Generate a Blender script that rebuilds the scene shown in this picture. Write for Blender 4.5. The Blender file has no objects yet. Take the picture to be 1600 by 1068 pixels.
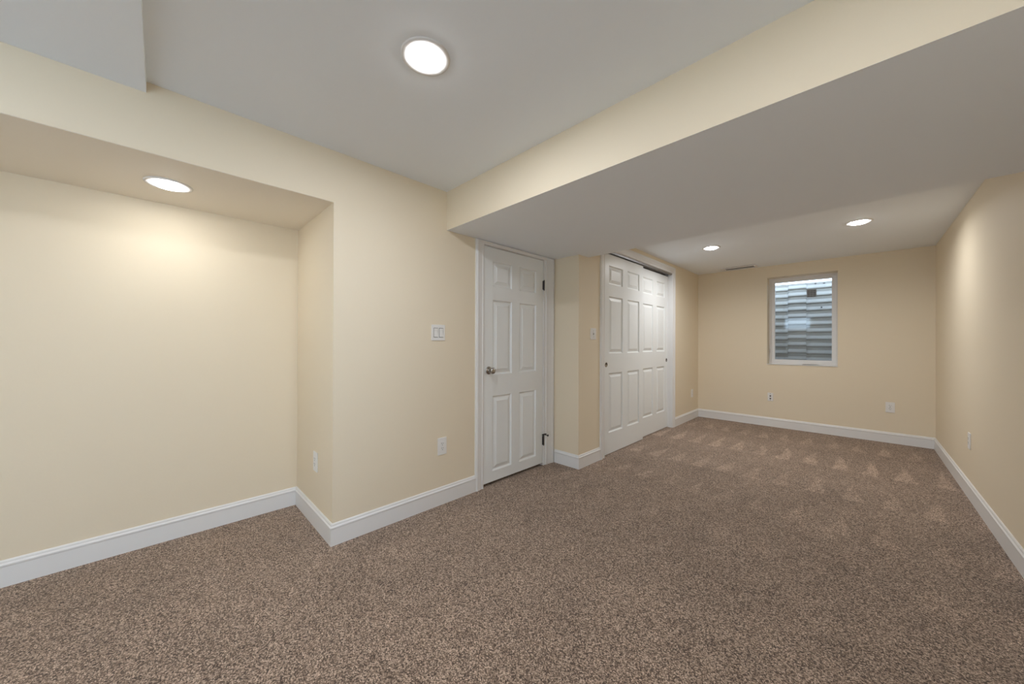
import bpy, bmesh, math, random
from mathutils import Vector, Matrix

C = bpy.context.scene.collection
S = bpy.context.scene
PI = math.pi

# ------------------------------------------------------------------ layout
H = 1.22                       # camera height
XA, XD, XC, XR = -3.026, -2.254, -1.947, 0.613
YA, YD, YB, YF = 0.736, 2.872, 6.387, -2.0
ZC, ZB, ZA, ZS = 2.376, 2.082, 2.0655, 2.327
BF, BR, YS = 1.549, 3.036, -0.048

# ------------------------------------------------------------------ camera
cam_d = bpy.data.cameras.new('camera')
cam = bpy.data.objects.new('camera', cam_d)
C.objects.link(cam)
yaw, pitch, roll, F = 0.7836, 0.0029, -0.0034, 547.976
fdir = Vector((-math.sin(yaw), math.cos(yaw), 0))
rdir = Vector((math.cos(yaw), math.sin(yaw), 0))
zdir = Vector((0, 0, 1))
fwd = fdir * math.cos(pitch) + zdir * math.sin(pitch)
up0 = -fdir * math.sin(pitch) + zdir * math.cos(pitch)
right = rdir * math.cos(roll) - up0 * math.sin(roll)
up = rdir * math.sin(roll) + up0 * math.cos(roll)
m = Matrix((right, up, -fwd)).transposed().to_4x4()
m.translation = Vector((0, 0, H))
cam.matrix_world = m
cam_d.sensor_fit = 'HORIZONTAL'
cam_d.sensor_width = 36.0
cam_d.lens = F / 1600 * 36.0
cam_d.clip_start = 0.02
S.camera = cam

# ------------------------------------------------------------------ light and exposure
S.view_settings.view_transform = 'Standard'
S.view_settings.look = 'None'
S.view_settings.gamma = 1
S.view_settings.use_curve_mapping = False
S.view_settings.exposure = 1.28
world = bpy.data.worlds.new('sky')
S.world = world
world.use_nodes = True
bg = world.node_tree.nodes['Background']
bg.inputs['Color'].default_value = (0.64, 0.80, 1.0, 1)
bg.inputs['Strength'].default_value = 3.0
LAMP = 20.0                    # emission of a recessed lamp's lens
LAMP_W = 6.0                   # power of the light it throws down into the room
LAMP_SPREAD = math.pi
LAMP_COL = (0.98, 0.985, 1.0)
S.cycles.max_bounces = 14
S.cycles.diffuse_bounces = 8
S.cycles.transparent_max_bounces = 8
S.cycles.sample_clamp_indirect = 6


# ------------------------------------------------------------------ materials
def mat(name, col, rough=0.5, metal=0.0, bump=None, spec=0.5):
    mt = bpy.data.materials.new(name)
    mt.use_nodes = True
    nt = mt.node_tree
    b = nt.nodes['Principled BSDF']
    b.inputs['Base Color'].default_value = (*col, 1)
    b.inputs['Roughness'].default_value = rough
    b.inputs['Metallic'].default_value = metal
    b.inputs['Specular IOR Level'].default_value = spec
    if bump:
        scale, strength, dist = bump
        tc = nt.nodes.new('ShaderNodeTexCoord')
        n = nt.nodes.new('ShaderNodeTexNoise')
        n.inputs['Scale'].default_value = scale
        n.inputs['Detail'].default_value = 3
        bp = nt.nodes.new('ShaderNodeBump')
        bp.inputs['Strength'].default_value = strength
        bp.inputs['Distance'].default_value = dist
        nt.links.new(tc.outputs['Object'], n.inputs['Vector'])
        nt.links.new(n.outputs['Fac'], bp.inputs['Height'])
        nt.links.new(bp.outputs['Normal'], b.inputs['Normal'])
    return mt


CREAM = mat('cream_paint', (0.785, 0.69, 0.53), 0.62, bump=(90, 0.12, 0.002), spec=0.3)
PALE = mat('pale_cream_ceiling_paint', (0.84, 0.78, 0.68), 0.7, bump=(70, 0.1, 0.002), spec=0.2)
CEIL = mat('ceiling_paint', (0.84, 0.88, 0.925), 0.75, bump=(70, 0.1, 0.002), spec=0.2)
TRIM = mat('white_trim_paint', (0.78, 0.775, 0.765), 0.38, spec=0.4)
DOOR = mat('white_door_paint', (0.80, 0.82, 0.815), 0.36, bump=(160, 0.05, 0.001), spec=0.4)
PLATE = mat('white_plastic', (0.80, 0.79, 0.765), 0.32)
DARK = mat('dark_slot', (0.03, 0.028, 0.026), 0.6)
NICKEL = mat('satin_nickel', (0.42, 0.40, 0.37), 0.22, 1.0)
IRON = mat('dark_hinge_metal', (0.10, 0.095, 0.10), 0.35, 0.9)
ALU = mat('track_metal', (0.45, 0.45, 0.46), 0.35, 1.0)
BLACK = mat('black_recess_fill', (0.012, 0.012, 0.012), 0.8)
VINYL = mat('white_vinyl', (0.80, 0.79, 0.78), 0.35)
SILLC = mat('window_reveal_paint', (0.76, 0.68, 0.54), 0.5)
STEEL = mat('galvanised_steel', (0.35, 0.35, 0.355), 0.5, 0.0, bump=(25, 0.2, 0.004))
STICK = mat('grey_sticker', (0.30, 0.32, 0.34), 0.5)
STICKT = mat('sticker_print', (0.10, 0.11, 0.12), 0.5)
SOIL = mat('gravel', (0.30, 0.28, 0.26), 0.9, bump=(60, 0.8, 0.02))
DULL = mat('raw_drywall', (0.5, 0.48, 0.45), 0.8)


def emit_mat(name, col, strength):
    mt = bpy.data.materials.new(name)
    mt.use_nodes = True
    nt = mt.node_tree
    nt.nodes.remove(nt.nodes['Principled BSDF'])
    e = nt.nodes.new('ShaderNodeEmission')
    e.inputs['Color'].default_value = (*col, 1)
    e.inputs['Strength'].default_value = strength
    nt.links.new(e.outputs[0], nt.nodes['Material Output'].inputs['Surface'])
    return mt


LENS = emit_mat('lit_lens', LAMP_COL, LAMP)


def glass_mat():
    mt = bpy.data.materials.new('window_glass')
    mt.use_nodes = True
    nt = mt.node_tree
    nt.nodes.remove(nt.nodes['Principled BSDF'])
    t = nt.nodes.new('ShaderNodeBsdfTransparent')
    t.inputs['Color'].default_value = (0.93, 0.95, 0.95, 1)
    g = nt.nodes.new('ShaderNodeBsdfGlossy')
    g.inputs['Roughness'].default_value = 0.03
    f = nt.nodes.new('ShaderNodeFresnel')
    f.inputs['IOR'].default_value = 1.5
    mx = nt.nodes.new('ShaderNodeMixShader')
    nt.links.new(f.outputs[0], mx.inputs[0])
    nt.links.new(t.outputs[0], mx.inputs[1])
    nt.links.new(g.outputs[0], mx.inputs[2])
    nt.links.new(mx.outputs[0], nt.nodes['Material Output'].inputs['Surface'])
    return mt


GLASS = glass_mat()


def carpet_mat():
    mt = bpy.data.materials.new('brown_fleck_carpet')
    mt.use_nodes = True
    nt = mt.node_tree
    N, L = nt.nodes, nt.links
    b = N['Principled BSDF']
    b.inputs['Roughness'].default_value = 0.95
    b.inputs['Specular IOR Level'].default_value = 0.1
    b.inputs['Sheen Weight'].default_value = 0.15
    tc = N.new('ShaderNodeTexCoord')

    def noise(scale, detail=2.0, rough=0.6):
        n = N.new('ShaderNodeTexNoise')
        n.inputs['Scale'].default_value = scale
        n.inputs['Detail'].default_value = detail
        n.inputs['Roughness'].default_value = rough
        L.new(tc.outputs['Object'], n.inputs['Vector'])
        return n.outputs['Fac']

    def mth(op, a, c=None, d=None, clamp=False):
        n = N.new('ShaderNodeMath')
        n.operation = op
        n.use_clamp = clamp
        for i, v in enumerate((a, c, d)):
            if v is None:
                continue
            if isinstance(v, (int, float)):
                n.inputs[i].default_value = v
            else:
                L.new(v, n.inputs[i])
        return n.outputs[0]

    # yarn tufts: light tips, brown bodies, dark gaps
    vor = N.new('ShaderNodeTexVoronoi')
    vor.inputs['Scale'].default_value = 230
    L.new(tc.outputs['Object'], vor.inputs['Vector'])
    sep = N.new('ShaderNodeSeparateColor')
    L.new(vor.outputs['Color'], sep.inputs[0])
    fine = noise(370, 3, 0.7)
    v = mth('ADD', mth('MULTIPLY', sep.outputs[0], 0.72), mth('MULTIPLY', mth('SUBTRACT', fine, 0.5), 2.0))
    v = mth('SUBTRACT', v, mth('MULTIPLY', vor.outputs['Distance'], 0.25))
    v = mth('ADD', v, 0.14)
    ramp = N.new('ShaderNodeValToRGB')
    cr = ramp.color_ramp
    cr.elements[0].position = 0.08
    cr.elements[0].color = (0.055, 0.036, 0.026, 1)
    cr.elements[1].position = 0.95
    cr.elements[1].color = (0.972, 0.792, 0.636, 1)
    e = cr.elements.new(0.40)
    e.color = (0.288, 0.201, 0.148, 1)
    e = cr.elements.new(0.66)
    e.color = (0.531, 0.396, 0.302, 1)
    L.new(v, ramp.inputs[0])
    # pile direction: broad mottling plus the wedges a vacuum cleaner leaves
    big = noise(2.2, 3, 0.55)
    mid = noise(9.0, 2, 0.6)
    xyz = N.new('ShaderNodeSeparateXYZ')
    L.new(tc.outputs['Object'], xyz.inputs[0])
    wob = mth('MULTIPLY', mth('SUBTRACT', noise(3.0, 1), 0.5), 0.10)
    X = mth('ADD', xyz.outputs[0], wob)
    Y = mth('ADD', xyz.outputs[1], mth('MULTIPLY', wob, 1.2))
    tri = None
    for base, hgt, off, skew, amt in ((5.56, 0.46, 0.19, 0.0, 0.75), (4.65, 0.66, 0.065, 0.05, 1.0),
                                      (3.79, 0.50, 0.16, 0.08, 0.75), (3.08, 0.38, 0.11, 0.05, 0.5),
                                      (2.45, 0.35, 0.02, 0.05, 0.3)):
        vv = mth('DIVIDE', mth('SUBTRACT', Y, base), hgt)
        u = mth('ADD', mth('DIVIDE', mth('SUBTRACT', X, off), 0.222), 20.5)
        u = mth('SUBTRACT', mth('SUBTRACT', mth('FRACT', u), 0.5), mth('MULTIPLY', vv, skew))
        w = mth('MULTIPLY', mth('SUBTRACT', 1.0, vv), 0.34)
        inside = mth('MULTIPLY', mth('SUBTRACT', w, mth('ABSOLUTE', u)), 14.0, clamp=True)
        inside = mth('MULTIPLY', inside, mth('MULTIPLY', vv, 18.0, clamp=True))
        inside = mth('MULTIPLY', inside, amt)
        tri = inside if tri is None else mth('ADD', tri, inside)
    tri = mth('MULTIPLY', tri, mth('MULTIPLY', mth('SUBTRACT', mid, 0.15), 3.0, clamp=True))
    g = mth('ADD', mth('MULTIPLY', mth('SUBTRACT', big, 0.5), 0.55), mth('MULTIPLY', mth('SUBTRACT', mid, 0.5), 0.30))
    g = mth('ADD', mth('ADD', g, 1.0), mth('MULTIPLY', tri, 0.40))
    mul = N.new('ShaderNodeVectorMath')
    mul.operation = 'SCALE'
    L.new(ramp.outputs[0], mul.inputs[0])
    L.new(g, mul.inputs['Scale'])
    L.new(mul.outputs[0], b.inputs['Base Color'])
    bp = N.new('ShaderNodeBump')
    bp.inputs['Strength'].default_value = 0.5
    bp.inputs['Distance'].default_value = 0.006
    L.new(v, bp.inputs['Height'])
    L.new(bp.outputs['Normal'], b.inputs['Normal'])
    return mt


CARPET = carpet_mat()


# ------------------------------------------------------------------ mesh helpers
class MB:
    """collects shapes and links them as one mesh object"""
    def __init__(self):
        self.bm = bmesh.new()
        self.mats = []

    def mi(self, mt):
        if mt not in self.mats:
            self.mats.append(mt)
        return self.mats.index(mt)

    def face(self, pts, mt):
        f = self.bm.faces.new([self.bm.verts.new(q) for q in pts])
        f.material_index = self.mi(mt)
        return f

    def box(self, x0, x1, y0, y1, z0, z1, mt, mats=None, bevel=0.0):
        """mats: dict side -> material, sides '-x','+x','-y','+y','-z','+z'"""
        vs = [self.bm.verts.new((x, y, z)) for x in (x0, x1) for y in (y0, y1) for z in (z0, z1)]
        sides = {'-x': (0, 1, 3, 2), '+x': (4, 6, 7, 5), '-y': (0, 4, 5, 1), '+y': (2, 3, 7, 6),
                 '-z': (0, 2, 6, 4), '+z': (1, 5, 7, 3)}
        fs = []
        for k, idx in sides.items():
            f = self.bm.faces.new([vs[i] for i in idx])
            f.material_index = self.mi((mats or {}).get(k, mt))
            fs.append(f)
        if bevel:
            es = list({e for f in fs for e in f.edges})
            bmesh.ops.bevel(self.bm, geom=es, offset=bevel, segments=2, profile=0.5, affect='EDGES')
        return self

    def lathe(self, prof, mt, origin=(0, 0, 0), axis='z', seg=32, smooth=True):
        """prof: list of (radius, height along axis)"""
        def P(r, hh, a):
            c, s = r * math.cos(a), r * math.sin(a)
            v = {'z': (c, s, hh), 'y': (c, hh, s), '-y': (c, -hh, s), 'x': (hh, c, s)}[axis]
            return tuple(v[i] + origin[i] for i in range(3))
        rings = []
        for r, hh in prof:
            if r < 1e-6:
                rings.append([self.bm.verts.new(P(0, hh, 0))])
            else:
                rings.append([self.bm.verts.new(P(r, hh, 2 * PI * k / seg)) for k in range(seg)])
        for a, b2 in zip(rings, rings[1:]):
            for k in range(seg):
                k2 = (k + 1) % seg
                if len(a) == 1 and len(b2) == 1:
                    continue
                if len(a) == 1:
                    q = [a[0], b2[k2], b2[k]]
                elif len(b2) == 1:
                    q = [a[k], a[k2], b2[0]]
                else:
                    q = [a[k], a[k2], b2[k2], b2[k]]
                f = self.bm.faces.new(q)
                f.material_index = self.mi(mt)
                f.smooth = smooth
        return self

    def build(self, name, parent=None, loc=None, rz=0.0, recalc=True):
        if recalc:
            bmesh.ops.recalc_face_normals(self.bm, faces=self.bm.faces)
        me = bpy.data.meshes.new(name)
        self.bm.to_mesh(me)
        self.bm.free()
        for mt in self.mats:
            me.materials.append(mt)
        o = bpy.data.objects.new(name, me)
        C.objects.link(o)
        if parent:
            o.parent = parent
        if loc:
            o.location = loc
        o.rotation_euler.z = rz
        return o


def empty(name, loc=(0, 0, 0), rz=0.0):
    o = bpy.data.objects.new(name, None)
    o.empty_display_size = 0.05
    C.objects.link(o)
    o.location = loc
    o.rotation_euler.z = rz
    return o


def tag(o, label, cat, group=None):
    o['label'] = label
    o['category'] = cat
    if group:
        o['group'] = group
    return o


def struct(o, label=None):
    o['kind'] = 'structure'
    if label:
        o['label'] = label
    return o


def wall(name, axis, pos, thick, u0, u1, z0, z1, mt, holes=(), reveal=None):
    """wall in plane axis=pos, its body on the side of sign(thick); holes (ua,ub,za,zb)"""
    us = sorted({u0, u1, *[q for h in holes for q in h[:2] if u0 < q < u1]})
    zs = sorted({z0, z1, *[q for h in holes for q in h[2:] if z0 < q < z1]})
    reveal = reveal or mt

    def inh(u, z):
        return not (u0 < u < u1 and z0 < z < z1) or any(a < u < b and c < z < d for a, b, c, d in holes)

    def P(u, d, z):
        return (pos + d, u, z) if axis == 'x' else (u, pos + d, z)
    mb = MB()
    for i in range(len(us) - 1):
        for j in range(len(zs) - 1):
            a, b, c, d = us[i], us[i + 1], zs[j], zs[j + 1]
            uc, zc = (a + b) / 2, (c + d) / 2
            if inh(uc, zc):
                continue
            for t in (0, thick):
                mb.face([P(a, t, c), P(b, t, c), P(b, t, d), P(a, t, d)], mt)
            e = 1e-4
            for (q0, q1, nu, nz) in (((a, c), (a, d), a - e, zc), ((b, c), (b, d), b + e, zc),
                                     ((a, c), (b, c), uc, c - e), ((a, d), (b, d), uc, d + e)):
                if inh(nu, nz):
                    hole = u0 < nu < u1 and z0 < nz < z1
                    mb.face([P(q0[0], 0, q0[1]), P(q1[0], 0, q1[1]), P(q1[0], thick, q1[1]), P(q0[0], thick, q0[1])],
                            reveal if hole else mt)
    bmesh.ops.remove_doubles(mb.bm, verts=mb.bm.verts, dist=1e-5)
    return struct(mb.build(name))


def sweep(mb, prof, stations, mt, cap=True):
    """prof: list of (a, t); stations: functions (a, t) -> point; joins consecutive stations"""
    rows = [[mb.bm.verts.new(s(a, t)) for a, t in prof] for s in stations]
    n = len(prof)
    for r0, r1 in zip(rows, rows[1:]):
        for k in range(n):
            f = mb.bm.faces.new([r0[k], r0[(k + 1) % n], r1[(k + 1) % n], r1[k]])
            f.material_index = mb.mi(mt)
    if cap:
        for r in (rows[0], rows[-1]):
            f = mb.bm.faces.new(r)
            f.material_index = mb.mi(mt)


# ------------------------------------------------------------------ room shell
mb = MB()
mb.box(XA - 0.1, XR + 0.1, YF - 0.1, YB + 0.02, -0.12, 0.0, CARPET)
struct(mb.build('floor'))

mb = MB()
mb.box(XD - 0.1, XR + 0.1, YF - 0.1, YB + 0.05, ZC, ZC + 0.12, CEIL)
struct(mb.build('ceiling'))
mb = MB()
mb.box(XA, XD - 0.1, YF, YA, ZA, ZA + 0.12, PALE)
mb.box(XD - 0.1, XD - 0.002, YF, YA, ZA - 0.0015, ZA + 0.001, PALE)
struct(mb.build('ceiling_alcove'))
mb = MB()                                    # dropped beam across the room
mb.box(XD, XR, BF, BR, ZB, ZC, CREAM, {'-z': CEIL})
struct(mb.build('ceiling_beam'))
mb = MB()                                    # shallow dropped soffit over the near end
mb.box(XD, XR, YF, YS, ZS, ZC, CEIL)
struct(mb.build('ceiling_soffit'))

D1 = (1.915, 2.712, 0.0, 2.052)              # hinged door opening
D2 = (3.345, 5.25, 0.0, 2.24)                # closet opening
W1 = (-0.996, -0.225, 0.920, 2.203)          # far window
D5 = (-0.30, 0.50, 0.0, 2.10)                 # unseen glazed door added in the near wall to throw daylight forward
W2 = (-1.93, -1.16, 1.70, 2.15)              # small window at the near end, behind the camera
D4 = (-1.90, -0.72, 0.0, 2.10)               # unseen glazed door added in the right wall for cool side light

wall('wall_left', 'x', XD, -0.1, YF, YD, 0, ZC, CREAM, [(YF - 1, YA, -1, ZA), D1])
wall('wall_alcove_back', 'x', XA, -0.1, YF, YA + 0.1, 0, ZA + 0.12, CREAM)
wall('wall_alcove_side', 'y', YA, 0.1, XA, XD - 0.1, 0, ZA + 0.12, CREAM)
wall('wall_jog', 'y', YD, 0.1, XD - 0.1, XC, 0, ZC, CREAM)
wall('wall_closet', 'x', XC, -0.11, YD + 0.1, YB, 0, ZC, CREAM, [D2])
wall('wall_back', 'y', YB, 0.30, XC - 0.1, XR + 0.1, 0, ZC + 0.12, CREAM, [W1], SILLC)
wall('wall_right', 'x', XR, 0.1, YF, YB, 0, ZC, CREAM, [D4])
wall('wall_front', 'y', YF, -0.2, XA - 0.1, XR + 0.1, 0, ZC + 0.12, CREAM, [W2, D5], SILLC)

# spaces behind the doors
def shell(name, x0, x1, y0, y1, z1):
    b = MB()
    t = 0.05
    b.box(x0 - t, x0, y0 - t, y1 + t, 0, z1, DULL)
    b.box(x0, x1, y0 - t, y0, 0, z1, DULL)
    b.box(x0, x1, y1, y1 + t, 0, z1, DULL)
    b.box(x0 - t, x1, y0 - t, y1 + t, z1, z1 + t, DULL)
    b.box(x0 - t, x1, y0 - t, y1 + t, -0.12, 0, CARPET)
    return struct(b.build(name))


shell('wall_closet_inside', XC - 0.75, XC - 0.11, 3.20, 5.40, ZC)
shell('wall_behind_door', XD - 0.80, XD - 0.1, 1.70, 2.80, ZC)

# ------------------------------------------------------------------ baseboards
BBP = [(0, 0), (0, 0.013), (0.098, 0.013), (0.106, 0.0155), (0.111, 0.0155), (0.118, 0.0095), (0.126, 0.0085),
       (0.132, 0.0045), (0.132, 0)]


def baseboard(name, p0, p1, nrm, m0=0, m1=0):
    """runs from p0 to p1 on a wall whose outward normal is nrm; m0/m1: +1 outside, -1 inside mitre"""
    p0, p1, n = Vector(p0), Vector(p1), Vector(nrm)
    d = (p1 - p0).normalized()
    mb = MB()

    def st(p, k):
        def f(z, t):
            q = p + n * t + d * (t * k)
            return (q.x, q.y, z)
        return f
    sweep(mb, BBP, [st(p0, -m0), st(p1, m1)], TRIM)
    return struct(mb.build(name))


baseboard('baseboard_alcove_back', (XA, YF), (XA, YA), (1, 0), 0, -1)
baseboard('baseboard_alcove_side', (XA, YA), (XD, YA), (0, -1), -1, 1)
baseboard('baseboard_left', (XD, YA), (XD, 1.836), (1, 0), 1, 0)
baseboard('baseboard_jog', (XD + 0.019, YD), (XC, YD), (0, -1), 0, 1)
baseboard('baseboard_closet_near', (XC, YD), (XC, 3.257), (1, 0), 1, 0)
baseboard('baseboard_closet_far', (XC, 5.338), (XC, YB), (1, 0), 0, -1)
baseboard('baseboard_back', (XC, YB), (XR, YB), (0, -1), -1, -1)
baseboard('baseboard_right', (XR, YB), (XR, D4[1] + 0.01), (-1, 0), -1, 0)
baseboard('baseboard_front', (D5[0] - 0.01, YF), (XA, YF), (0, 1), 0, 0)

# ------------------------------------------------------------------ door casings (trim)
CAS = [(-0.004, 0), (-0.004, 0.010), (0.004, 0.012), (0.012, 0.012), (0.016, 0.009), (0.030, 0.011), (0.052, 0.015),
       (0.060, 0.019), (0.072, 0.019), (0.079, 0.014), (0.084, 0.012), (0.084, 0)]


def casing(name, xw, y0, y1, z1, headscale=1.0, farscale=1.0):
    mb = MB()
    st = [lambda a, t: (xw + t, y0 - a, 0.0),
          lambda a, t: (xw + t, y0 - a, z1 + a * headscale),
          lambda a, t: (xw + t, y1 + a * farscale, z1 + a * headscale),
          lambda a, t: (xw + t, y1 + a * farscale, 0.0)]
    sweep(mb, CAS, st, TRIM)
    # jamb lining of the opening
    return mb


mb = casing('trim_1', XD, D1[0], 2.744, D1[3], 0.33, 1.47)
jt = 0.018
mb.box(XD - 0.1, XD, D1[0] - 0.0, D1[0] + 0.003, 0, D1[3], TRIM)
mb.box(XD - 0.1, XD + 0.003, D1[1] - 0.004, 2.746, 0, D1[3], TRIM)
mb.box(XD - 0.1, XD, D1[0], D1[1], D1[3] - 0.004, D1[3], TRIM)
struct(mb.build('trim_1'), 'white casing around the hinged door')

mb = casing('trim_2', XC, D2[0], D2[1], D2[3])
mb.box(XC - 0.11, XC, D2[0], D2[0] + 0.006, 0, D2[3], TRIM)
mb.box(XC - 0.11, XC, D2[1] - 0.004, D2[1], 0, D2[3], TRIM)
mb.box(XC - 0.11, XC, D2[0], D2[1], D2[3] - 0.006, D2[3], TRIM)
struct(mb.build('trim_2'), 'white casing around the sliding closet doors')


# ------------------------------------------------------------------ panelled doors
def door_slab(name, xf, y0, y1, z0, z1, ys, zs, thick=0.035, parent=None):
    """front face at x=xf facing +x; ys, zs: panel spans"""
    mb = MB()
    yl = [y0] + [q for s in ys for q in s] + [y1]
    zl = [z0] + [q for s in zs for q in s] + [z1]
    for i in range(len(yl) - 1):
        for j in range(len(zl) - 1):
            a, b, c, d = yl[i], yl[i + 1], zl[j], zl[j + 1]
            if i % 2 == 1 and j % 2 == 1:
                # sticking groove, then the raised field
                steps = [(0, 0), (0.003, -0.006), (0.009, -0.0125), (0.015, -0.0135), (0.019, -0.0130), (0.045, -0.0035),
                         (0.047, -0.0010)]
                rings = []
                for off, dep in steps:
                    rings.append([mb.bm.verts.new(q) for q in
                                  ((xf + dep, a + off, c + off), (xf + dep, b - off, c + off),
                                   (xf + dep, b - off, d - off), (xf + dep, a + off, d - off))])
                for r0, r1 in zip(rings, rings[1:]):
                    for k in range(4):
                        f = mb.bm.faces.new([r0[k], r0[(k + 1) % 4], r1[(k + 1) % 4], r1[k]])
                        f.material_index = mb.mi(DOOR)
                mb.bm.faces.new(rings[-1]).material_index = mb.mi(DOOR)
            else:
                mb.face([(xf, a, c), (xf, b, c), (xf, b, d), (xf, a, d)], DOOR)
    bmesh.ops.remove_doubles(mb.bm, verts=mb.bm.verts, dist=1e-5)
    xb = xf - thick
    mb.face([(xb, y0, z0), (xb, y1, z0), (xb, y1, z1), (xb, y0, z1)], DOOR)
    mb.face([(xf, y0, z0), (xb, y0, z0), (xb, y0, z1), (xf, y0, z1)], DOOR)
    mb.face([(xf, y1, z0), (xb, y1, z0), (xb, y1, z1), (xf, y1, z1)], DOOR)
    mb.face([(xf, y0, z0), (xb, y0, z0), (xb, y1, z0), (xf, y1, z0)], DOOR)
    mb.face([(xf, y0, z1), (xb, y0, z1), (xb, y1, z1), (xf, y1, z1)], DOOR)
    return mb.build(name, parent)


d1 = struct(empty('door_1', (0, 0, 0)), 'white six-panel hinged door beside the light switch')
door_slab('slab', XD - 0.002, 1.921, 2.704, 0.026, 2.043, [(2.028, 2.262), (2.362, 2.598)],
          [(0.115, 0.762), (0.946, 1.592), (1.709, 1.925)], parent=d1)
mb = MB()
mb.lathe([(0.0, 0.0), (0.034, 0.0), (0.034, 0.004), (0.030, 0.009), (0.018, 0.012), (0.013, 0.020), (0.013, 0.034),
          (0.020, 0.040), (0.0265, 0.048), (0.0275, 0.056), (0.024, 0.064), (0.015, 0.068), (0.0, 0.069)],
         NICKEL, (XD - 0.002, 1.983, 0.985), 'x')
k = mb.build('door_knob', d1)
k['label'] = 'round satin nickel knob'
for zc, stop in ((1.797, False), (0.250, True)):
    mb = MB()
    mb.lathe([(0.0, -0.046), (0.004, -0.052), (0.0065, -0.047), (0.0065, 0.047), (0.004, 0.052), (0.0, 0.054)], IRON,
             (XD + 0.006, 2.7085, zc), 'z', 16)
    mb.box(XD - 0.001, XD + 0.002, 2.692, 2.7075, zc - 0.044, zc + 0.044, IRON)
    hg = mb.build('hinge', d1)
    hg['label'] = 'dark metal butt hinge'
    if stop:
        mb = MB()
        mb.lathe([(0.0, 0.0), (0.0035, 0.0), (0.0035, 0.045), (0.009, 0.047), (0.010, 0.055), (0.0, 0.058)], IRON,
                 (XD + 0.008, 2.7085, zc + 0.058), 'x', 14)
        mb.box(XD + 0.004, XD + 0.012, 2.685, 2.745, zc + 0.052, zc + 0.064, IRON)
        mb.build('hinge_pin_stop', hg)

PZ = [(0.238, 0.892), (1.108, 1.738), (1.873, 2.077)]
d2 = struct(empty('door_2'), 'near sliding closet door, in front of the far one')
door_slab('slab', XC - 0.018, 3.357, 4.330, 0.008, 2.200, [(3.481, 3.795), (3.913, 4.219)], PZ, parent=d2)
d3 = struct(empty('door_3'), 'far sliding closet door, running behind the near one')
PZ3 = [(0.252, 0.895), (1.110, 1.742), (1.878, 2.085)]
door_slab('slab', XC - 0.062, 4.285, 5.245, 0.008, 2.198, [(4.423, 4.731), (4.853, 5.136)], PZ3, parent=d3)


def pull(parent, x, y, z):
    mb = MB()
    mb.lathe([(0.0, 0.0004), (0.0195, 0.0004)], BLACK, (x, y, z), 'x', 28)
    mb.lathe([(0.0195, 0.0004), (0.021, 0.0022), (0.0255, 0.0026), (0.0275, 0.0)], NICKEL, (x, y, z), 'x', 28)
    mb.lathe([(0.0, 0.0012), (0.009, 0.0016), (0.014, 0.0006)], NICKEL, (x, y, z - 0.008), 'x', 20)
    o = mb.build('finger_pull', parent)
    o['label'] = 'round nickel finger pull'


pull(d2, XC - 0.018, 3.424, 0.988)
pull(d3, XC - 0.062, 5.196, 0.980)

mb = MB()
x0, x1 = XC - 0.104, XC - 0.004
mb.box(x0, x1, D2[0] + 0.007, D2[1] - 0.005, 2.229, 2.2335, ALU)
for xx in (x0, XC - 0.056, x1 - 0.002):
    mb.box(xx, xx + 0.002, D2[0] + 0.007, D2[1] - 0.005, 2.211, 2.229, ALU)
tag(mb.build('sliding_door_track'), 'grey metal sliding door track under the closet door header', 'track')

# ------------------------------------------------------------------ far window
YW = YB + 0.20
w1 = struct(empty('window_1', (0, 0, 0)), 'white framed casement window in the far wall')


def ring(mb, x0, x1, z0, z1, w, y0, y1, mt):
    mb.box(x0, x0 + w, y0, y1, z0, z1, mt)
    mb.box(x1 - w, x1, y0, y1, z0, z1, mt)
    mb.box(x0 + w, x1 - w, y0, y1, z0, z0 + w, mt)
    mb.box(x0 + w, x1 - w, y0, y1, z1 - w, z1, mt)


mb = MB()
ring(mb, W1[0], W1[1], W1[2], W1[3], 0.030, YW - 0.030, YW + 0.06, VINYL)
mb.build('window_frame', w1)
mb = MB()
ring(mb, W1[0] + 0.031, W1[1] - 0.031, W1[2] + 0.031, W1[3] - 0.031, 0.030, YW - 0.018, YW + 0.04, VINYL)
ring(mb, W1[0] + 0.059, W1[1] - 0.059, W1[2] + 0.059, W1[3] - 0.059, 0.008, YW - 0.008, YW + 0.02, VINYL)
sash = mb.build('sash', w1)
mb = MB()
mb.box(W1[0] + 0.062, W1[1] - 0.062, YW + 0.004, YW + 0.010, W1[2] + 0.062, W1[3] - 0.062, GLASS)
mb.build('pane', sash)
mb = MB()
mb.box(W1[0] - 0.006, W1[1] + 0.006, YB - 0.010, YW - 0.031, W1[2] - 0.004, W1[2] + 0.003, TRIM, bevel=0.002)
mb.build('window_sill', w1)
mb = MB()                                   # crank at the bottom
mb.box(-0.605, -0.425, YW - 0.055, YW - 0.031, W1[2] + 0.006, W1[2] + 0.020, VINYL, bevel=0.004)
mb.box(-0.600, -0.435, YW - 0.075, YW - 0.056, W1[2] + 0.010, W1[2] + 0.018, NICKEL, bevel=0.003)
o = mb.build('crank_handle', w1)
mb = MB()                                   # lock lever at the left
mb.box(W1[0] + 0.006, W1[0] + 0.020, YW - 0.040, YW - 0.031, 1.06, 1.20, VINYL, bevel=0.003)
mb.box(W1[0] + 0.009, W1[0] + 0.017, YW - 0.058, YW - 0.041, 1.085, 1.150, NICKEL, bevel=0.003)
mb.build('lock_lever', w1)
mb = MB()                                   # grey label stuck on the glass
mb.box(-0.560, -0.453, YW + 0.0022, YW + 0.0036, 1.890, 2.002, STICK)
for r in range(4):
    z = 1.975 - r * 0.024
    for c in range(3):
        mb.box(-0.551 + c * 0.032, -0.551 + c * 0.032 + 0.024, YW + 0.0012, YW + 0.0021, z, z + 0.011, STICKT)
o = mb.build('sticker', w1)
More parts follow.
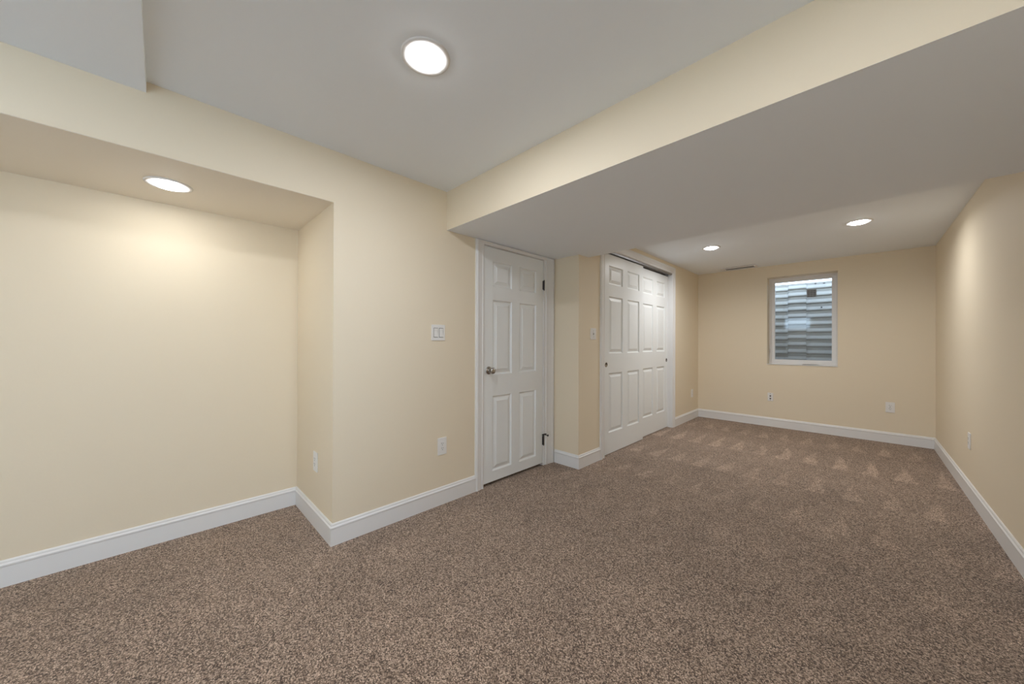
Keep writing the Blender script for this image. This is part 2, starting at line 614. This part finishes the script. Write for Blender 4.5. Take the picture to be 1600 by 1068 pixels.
o['label'] = 'small grey printed sticker high on the glass'

# window well of corrugated steel in three lapped sheets
well = tag(empty('window_well', (-0.61, YB + 0.3, 0.75)), 'corrugated galvanised steel window well seen through the far window',
           'window well')
wl = well.location


def corrugated(x0, x1, yoff, zphase, xseg=12):
    """sheet across the back of the well"""
    mb = MB()
    nz, pitch = 264, 0.112
    z0, z1 = 0.75, 2.178
    rows = []
    for j in range(nz + 1):
        z = z0 + (z1 - z0) * j / nz
        ph = ((z + zphase) / pitch) % 1.0
        # broad outward bow with a narrow step at the lap
        dd = 0.009 * math.sin(2 * PI * ph) + (0.012 * math.exp(-((ph - 0.55) / 0.09) ** 2))
        row = []
        for i in range(xseg + 1):
            x = x0 + (x1 - x0) * i / xseg
            bow = 0.10 * (1 - ((x + 0.61) / 0.75) ** 2)
            row.append(mb.bm.verts.new((x - wl.x, 7.03 + bow + yoff + dd - wl.y, z - wl.z)))
        rows.append(row)
    for j in range(nz):
        for i in range(xseg):
            f = mb.bm.faces.new([rows[j][i], rows[j][i + 1], rows[j + 1][i + 1], rows[j + 1][i]])
            f.material_index = mb.mi(STEEL)
            f.smooth = True
    o = mb.build('steel_sheet', well)
    md = o.modifiers.new('thickness', 'SOLIDIFY')
    md.thickness = 0.003
    return o


corrugated(-1.36, -0.835, -0.004, 0.018)
corrugated(-0.90, -0.56, 0.004, 0.0)
corrugated(-0.610, 0.14, -0.004, 0.014)
for fx in (-1.39, 0.14):
    mb = MB()
    mb.box(fx - wl.x, fx + 0.03 - wl.x, YB + 0.3 - wl.y, 7.05 - wl.y, 0, 1.41, STEEL)
    mb.build('side_flange', well)
for bx, bz in ((-0.50, 2.15), (-0.40, 2.145), (-0.43, 1.78)):
    mb = MB()
    mb.lathe([(0.0, 0.016), (0.008, 0.014), (0.012, 0.004), (0.012, 0.0)], IRON, (bx - wl.x, 7.095 - wl.y, bz - wl.z), '-y', 12)
    mb.build('bolt', well)
mb = MB()
mb.box(-1.6, 0.4, YB + 0.3, 7.4, 0.62, 0.75, SOIL)
o = struct(mb.build('ground_well_bottom'))

# ------------------------------------------------------------------ near window (behind the camera)
w2 = struct(empty('window_2'), 'small window in the near wall')
mb = MB()
ring(mb, W2[0], W2[1], W2[2], W2[3], 0.05, YF - 0.17, YF - 0.08, VINYL)
mb.build('window_frame', w2)
mb = MB()
mb.box(W2[0] + 0.05, W2[1] - 0.05, YF - 0.13, YF - 0.124, W2[2] + 0.05, W2[3] - 0.05, GLASS)
mb.build('pane', w2)


d4 = struct(empty('added_daylight_door_right'), 'added glazed door for daylight in the right wall behind the camera')
mb = MB()
for q in ((D4[0], D4[0] + 0.07, 0, D4[3]), (D4[1] - 0.07, D4[1], 0, D4[3]), (D4[0] + 0.07, D4[1] - 0.07, 0, 0.07),
          (D4[0] + 0.07, D4[1] - 0.07, D4[3] - 0.07, D4[3])):
    mb.box(XR + 0.03, XR + 0.09, *q, VINYL)
mb.build('door_frame', d4)
mb = MB()
mb.box(XR + 0.055, XR + 0.061, D4[0] + 0.07, D4[1] - 0.07, 0.07, D4[3] - 0.07, GLASS)
mb.build('pane', d4)


d5 = struct(empty('added_daylight_door_near'), 'added glazed door for daylight in the near wall behind the camera')
mb = MB()
ring(mb, D5[0], D5[1], 0.0, D5[3], 0.07, YF - 0.15, YF - 0.09, VINYL)
mb.build('door_frame', d5)
mb = MB()
mb.box(D5[0] + 0.07, D5[1] - 0.07, YF - 0.13, YF - 0.124, 0.07, D5[3] - 0.07, GLASS)
mb.build('pane', d5)


# ------------------------------------------------------------------ wall plates (local: right = x, up = z, out = -y)
def plate_base(mbx, w, h2):
    mbx.box(-w / 2, w / 2, -0.0065, 0, -h2 / 2, h2 / 2, PLATE, bevel=0.0022)


def slots(mbx, zc, y):
    mbx.box(-0.0085, -0.0058, y - 0.0006, y, zc - 0.001, zc + 0.008, DARK)
    mbx.box(0.0058, 0.0085, y - 0.0006, y, zc - 0.001, zc + 0.006, DARK)
    mbx.lathe([(0.0, 0.0007), (0.0028, 0.0007), (0.0028, 0.0)], DARK, (0, y, zc - 0.0095), '-y', 10)


def outlet(loc, rz, label, duplex=False):
    r = tag(empty('electrical_outlet', loc, rz), label, 'outlet', 'electrical outlets around the room')
    mb = MB()
    plate_base(mb, 0.079, 0.128)
    mb.build('cover_plate', r)
    if duplex:
        for zc in (0.0195, -0.0195):
            mb = MB()
            mb.box(-0.017, 0.017, -0.0085, -0.0066, zc - 0.0145, zc + 0.0145, PLATE, bevel=0.0008)
            slots(mb, zc + 0.002, -0.0085)
            mb.build('socket', r)
        mb = MB()
        mb.lathe([(0, 0.0018), (0.003, 0.0014), (0.0036, 0)], NICKEL, (0, -0.0066, 0), '-y', 12)
        mb.build('screw', r)
    else:
        mb = MB()
        mb.box(-0.0168, 0.0168, -0.0085, -0.0066, -0.0335, 0.0335, PLATE, bevel=0.0008)
        slots(mb, 0.019, -0.0085)
        slots(mb, -0.016, -0.0085)
        mb.build('socket', r)
    return r


PX, PYN, NX = PI / 2, 0.0, -PI / 2
outlet((-2.570, YA, 0.428), PYN, 'white electrical outlet low on the alcove return wall by the outside corner')
outlet((XD, 1.512, 0.438), PX, 'white electrical outlet below the double switch, left of the hinged door')
outlet((XC, 6.089, 0.417), PX, 'white electrical outlet between the closet casing and the far corner')
outlet((0.252, YB, 0.439), PYN, 'white electrical outlet on the back wall to the right of the window', True)
outlet((XR, 4.560, 0.452), NX, 'white electrical outlet on the right-hand wall')

j = tag(empty('wall_jack', (-0.955, YB, 0.436), PYN), 'white cable jack plate with two dark ports under the window', 'wall jack')
mb = MB()
plate_base(mb, 0.068, 0.120)
mb.build('cover_plate', j)
for zc in (0.014, -0.024):
    mb = MB()
    mb.box(-0.0085, 0.0085, -0.0085, -0.0066, zc - 0.010, zc + 0.010, DARK, bevel=0.001)
    mb.build('port', j)
for zc in (0.046, -0.048):
    mb = MB()
    mb.lathe([(0, 0.0018), (0.0035, 0.0014), (0.0045, 0)], IRON, (0, -0.0066, zc), '-y', 12)
    mb.build('screw', j)

s = tag(empty('light_switch', (XD, 1.474, 1.296), PX), 'white double rocker light switch on the wall left of the hinged door',
        'light switch')
mb = MB()
plate_base(mb, 0.118, 0.118)
mb.build('cover_plate', s)
for xc in (-0.0235, 0.0235):
    mb = MB()
    mb.box(xc - 0.0185, xc + 0.0185, -0.0071, -0.0066, -0.0355, 0.0355, DARK)  # dark sheet paints the shadow lines round the rocker
    mb.build('switch_gap_shade', s)
    mb = MB()       # rocker: a shallow wedge, top pressed in
    a, b2 = xc - 0.0160, xc + 0.0160
    zz = [(-0.0325, -0.0115), (0.006, -0.0080), (0.0075, -0.0075), (0.0325, -0.0100)]
    vv = [[mb.bm.verts.new((x, y, z)) for z, y in zz] for x in (a, b2)]
    bb = [[mb.bm.verts.new((x, -0.0066, z)) for z, y in zz] for x in (a, b2)]
    for q in range(3):
        mb.bm.faces.new([vv[0][q], vv[1][q], vv[1][q + 1], vv[0][q + 1]])
        for i in (0, 1):
            mb.bm.faces.new([vv[i][q], vv[i][q + 1], bb[i][q + 1], bb[i][q]])
    mb.bm.faces.new([vv[0][0], vv[1][0], bb[1][0], bb[0][0]])
    mb.bm.faces.new([vv[0][3], vv[1][3], bb[1][3], bb[0][3]])
    mb.mats.append(PLATE)
    mb.build('rocker', s)

s = tag(empty('light_switch', (XC, 3.128, 1.316), PX), 'white toggle light switch on the narrow wall left of the closet',
        'light switch')
mb = MB()
plate_base(mb, 0.100, 0.116)
mb.build('cover_plate', s)
mb = MB()
mb.box(-0.0055, 0.0055, -0.0071, -0.0066, -0.012, 0.012, DARK)  # dark sheet in place of the shaded toggle slot
mb.build('switch_gap_shade', s)
mb = MB()
mb.box(-0.0042, 0.0042, -0.018, -0.0066, 0.000, 0.010, PLATE, bevel=0.001)
mb.build('toggle', s)
for zc in (0.030, -0.030):
    mb = MB()
    mb.lathe([(0, 0.0018), (0.003, 0.0014), (0.0036, 0)], NICKEL, (0, -0.0066, zc), '-y', 12)
    mb.build('screw', s)


# ------------------------------------------------------------------ recessed lights
def recessed_light(loc, label, power=1.0, col=LAMP_COL, spread=LAMP_SPREAD):
    r = tag(empty('recessed_light', loc), label, 'ceiling light', 'recessed ceiling lights')
    mb = MB()
    mb.lathe([(0.0975, 0.0), (0.0965, -0.0035), (0.091, -0.0055), (0.078, -0.0045), (0.062, -0.0015), (0.062, 0.0)], TRIM, seg=48)
    mb.build('trim_ring', r)
    mb = MB()
    mb.lathe([(0.0615, -0.001), (0.061, -0.0085), (0.058, -0.0115), (0.050, -0.0135), (0.036, -0.0148), (0.020, -0.0155), (0.0, -0.0158)],
             LENS, seg=48)
    mb.build('lens', r)
    ld = bpy.data.lights.new('downlight', 'AREA')
    ld.shape = 'DISK'
    ld.size = 0.11
    ld.spread = spread
    ld.energy = LAMP_W * power
    ld.color = col
    lo = bpy.data.objects.new('downlight', ld)
    C.objects.link(lo)
    lo.parent = r
    lo.location = (0, 0, -0.018)
    return r


recessed_light((-1.251, 0.755, ZC), 'lit round recessed light in the high ceiling in front of the beam', 0.68, (0.93, 0.98, 1.08))
recessed_light((-2.641, 0.030, ZA), 'lit round recessed light in the low alcove ceiling', 0.09, (1.0, 0.97, 0.90))
recessed_light((-1.284, 4.690, ZC), 'lit round recessed light beyond the beam, nearer the closet doors', 0.85, spread=2.85)
recessed_light((-0.018, 4.667, ZC), 'lit round recessed light beyond the beam, nearer the right-hand wall', 0.55, spread=2.85)
recessed_light((-0.018, 0.755, ZC), 'lit round recessed light right of the camera, outside the picture', 0.22, (0.93, 0.98, 1.08))
recessed_light((-1.251, -1.10, ZS), 'added round fill light in the lowered soffit behind the camera', 0.7, (0.93, 0.98, 1.08))  # unseen lamp added to brighten the alcove header and near walls

# ------------------------------------------------------------------ ceiling register
v = tag(empty('ceiling_vent', (-1.305, 6.195, ZC)), 'white rectangular air register in the ceiling left of the window', 'vent')
mb = MB()
a, b2 = 0.215, 0.095
for q in ((-a, a, -b2, -b2 + 0.022), (-a, a, b2 - 0.022, b2), (-a, -a + 0.028, -b2 + 0.022, b2 - 0.022),
          (a - 0.028, a, -b2 + 0.022, b2 - 0.022)):
    mb.box(*q, -0.014, -0.0035, VINYL)
mb.build('frame', v)
mb = MB()
mb.box(-a + 0.003, a - 0.003, -b2 + 0.002, b2 - 0.003, -0.0033, -0.0005, BLACK)  # black sheet paints the dark duct and a shadow gap at the frame
mb.build('duct_shade', v)
for i in range(7):
    y = -b2 + 0.034 + i * 0.0205
    mb = MB()
    tz = 0.0055
    mb.face([(-a + 0.028, y - 0.006, -0.0060 - tz), (a - 0.028, y - 0.006, -0.0060 - tz), (a - 0.028, y + 0.006, -0.0060),
             (-a + 0.028, y + 0.006, -0.0060)], VINYL)
    o = mb.build('slat', v)
    md = o.modifiers.new('thickness', 'SOLIDIFY')
    md.thickness = 0.0012
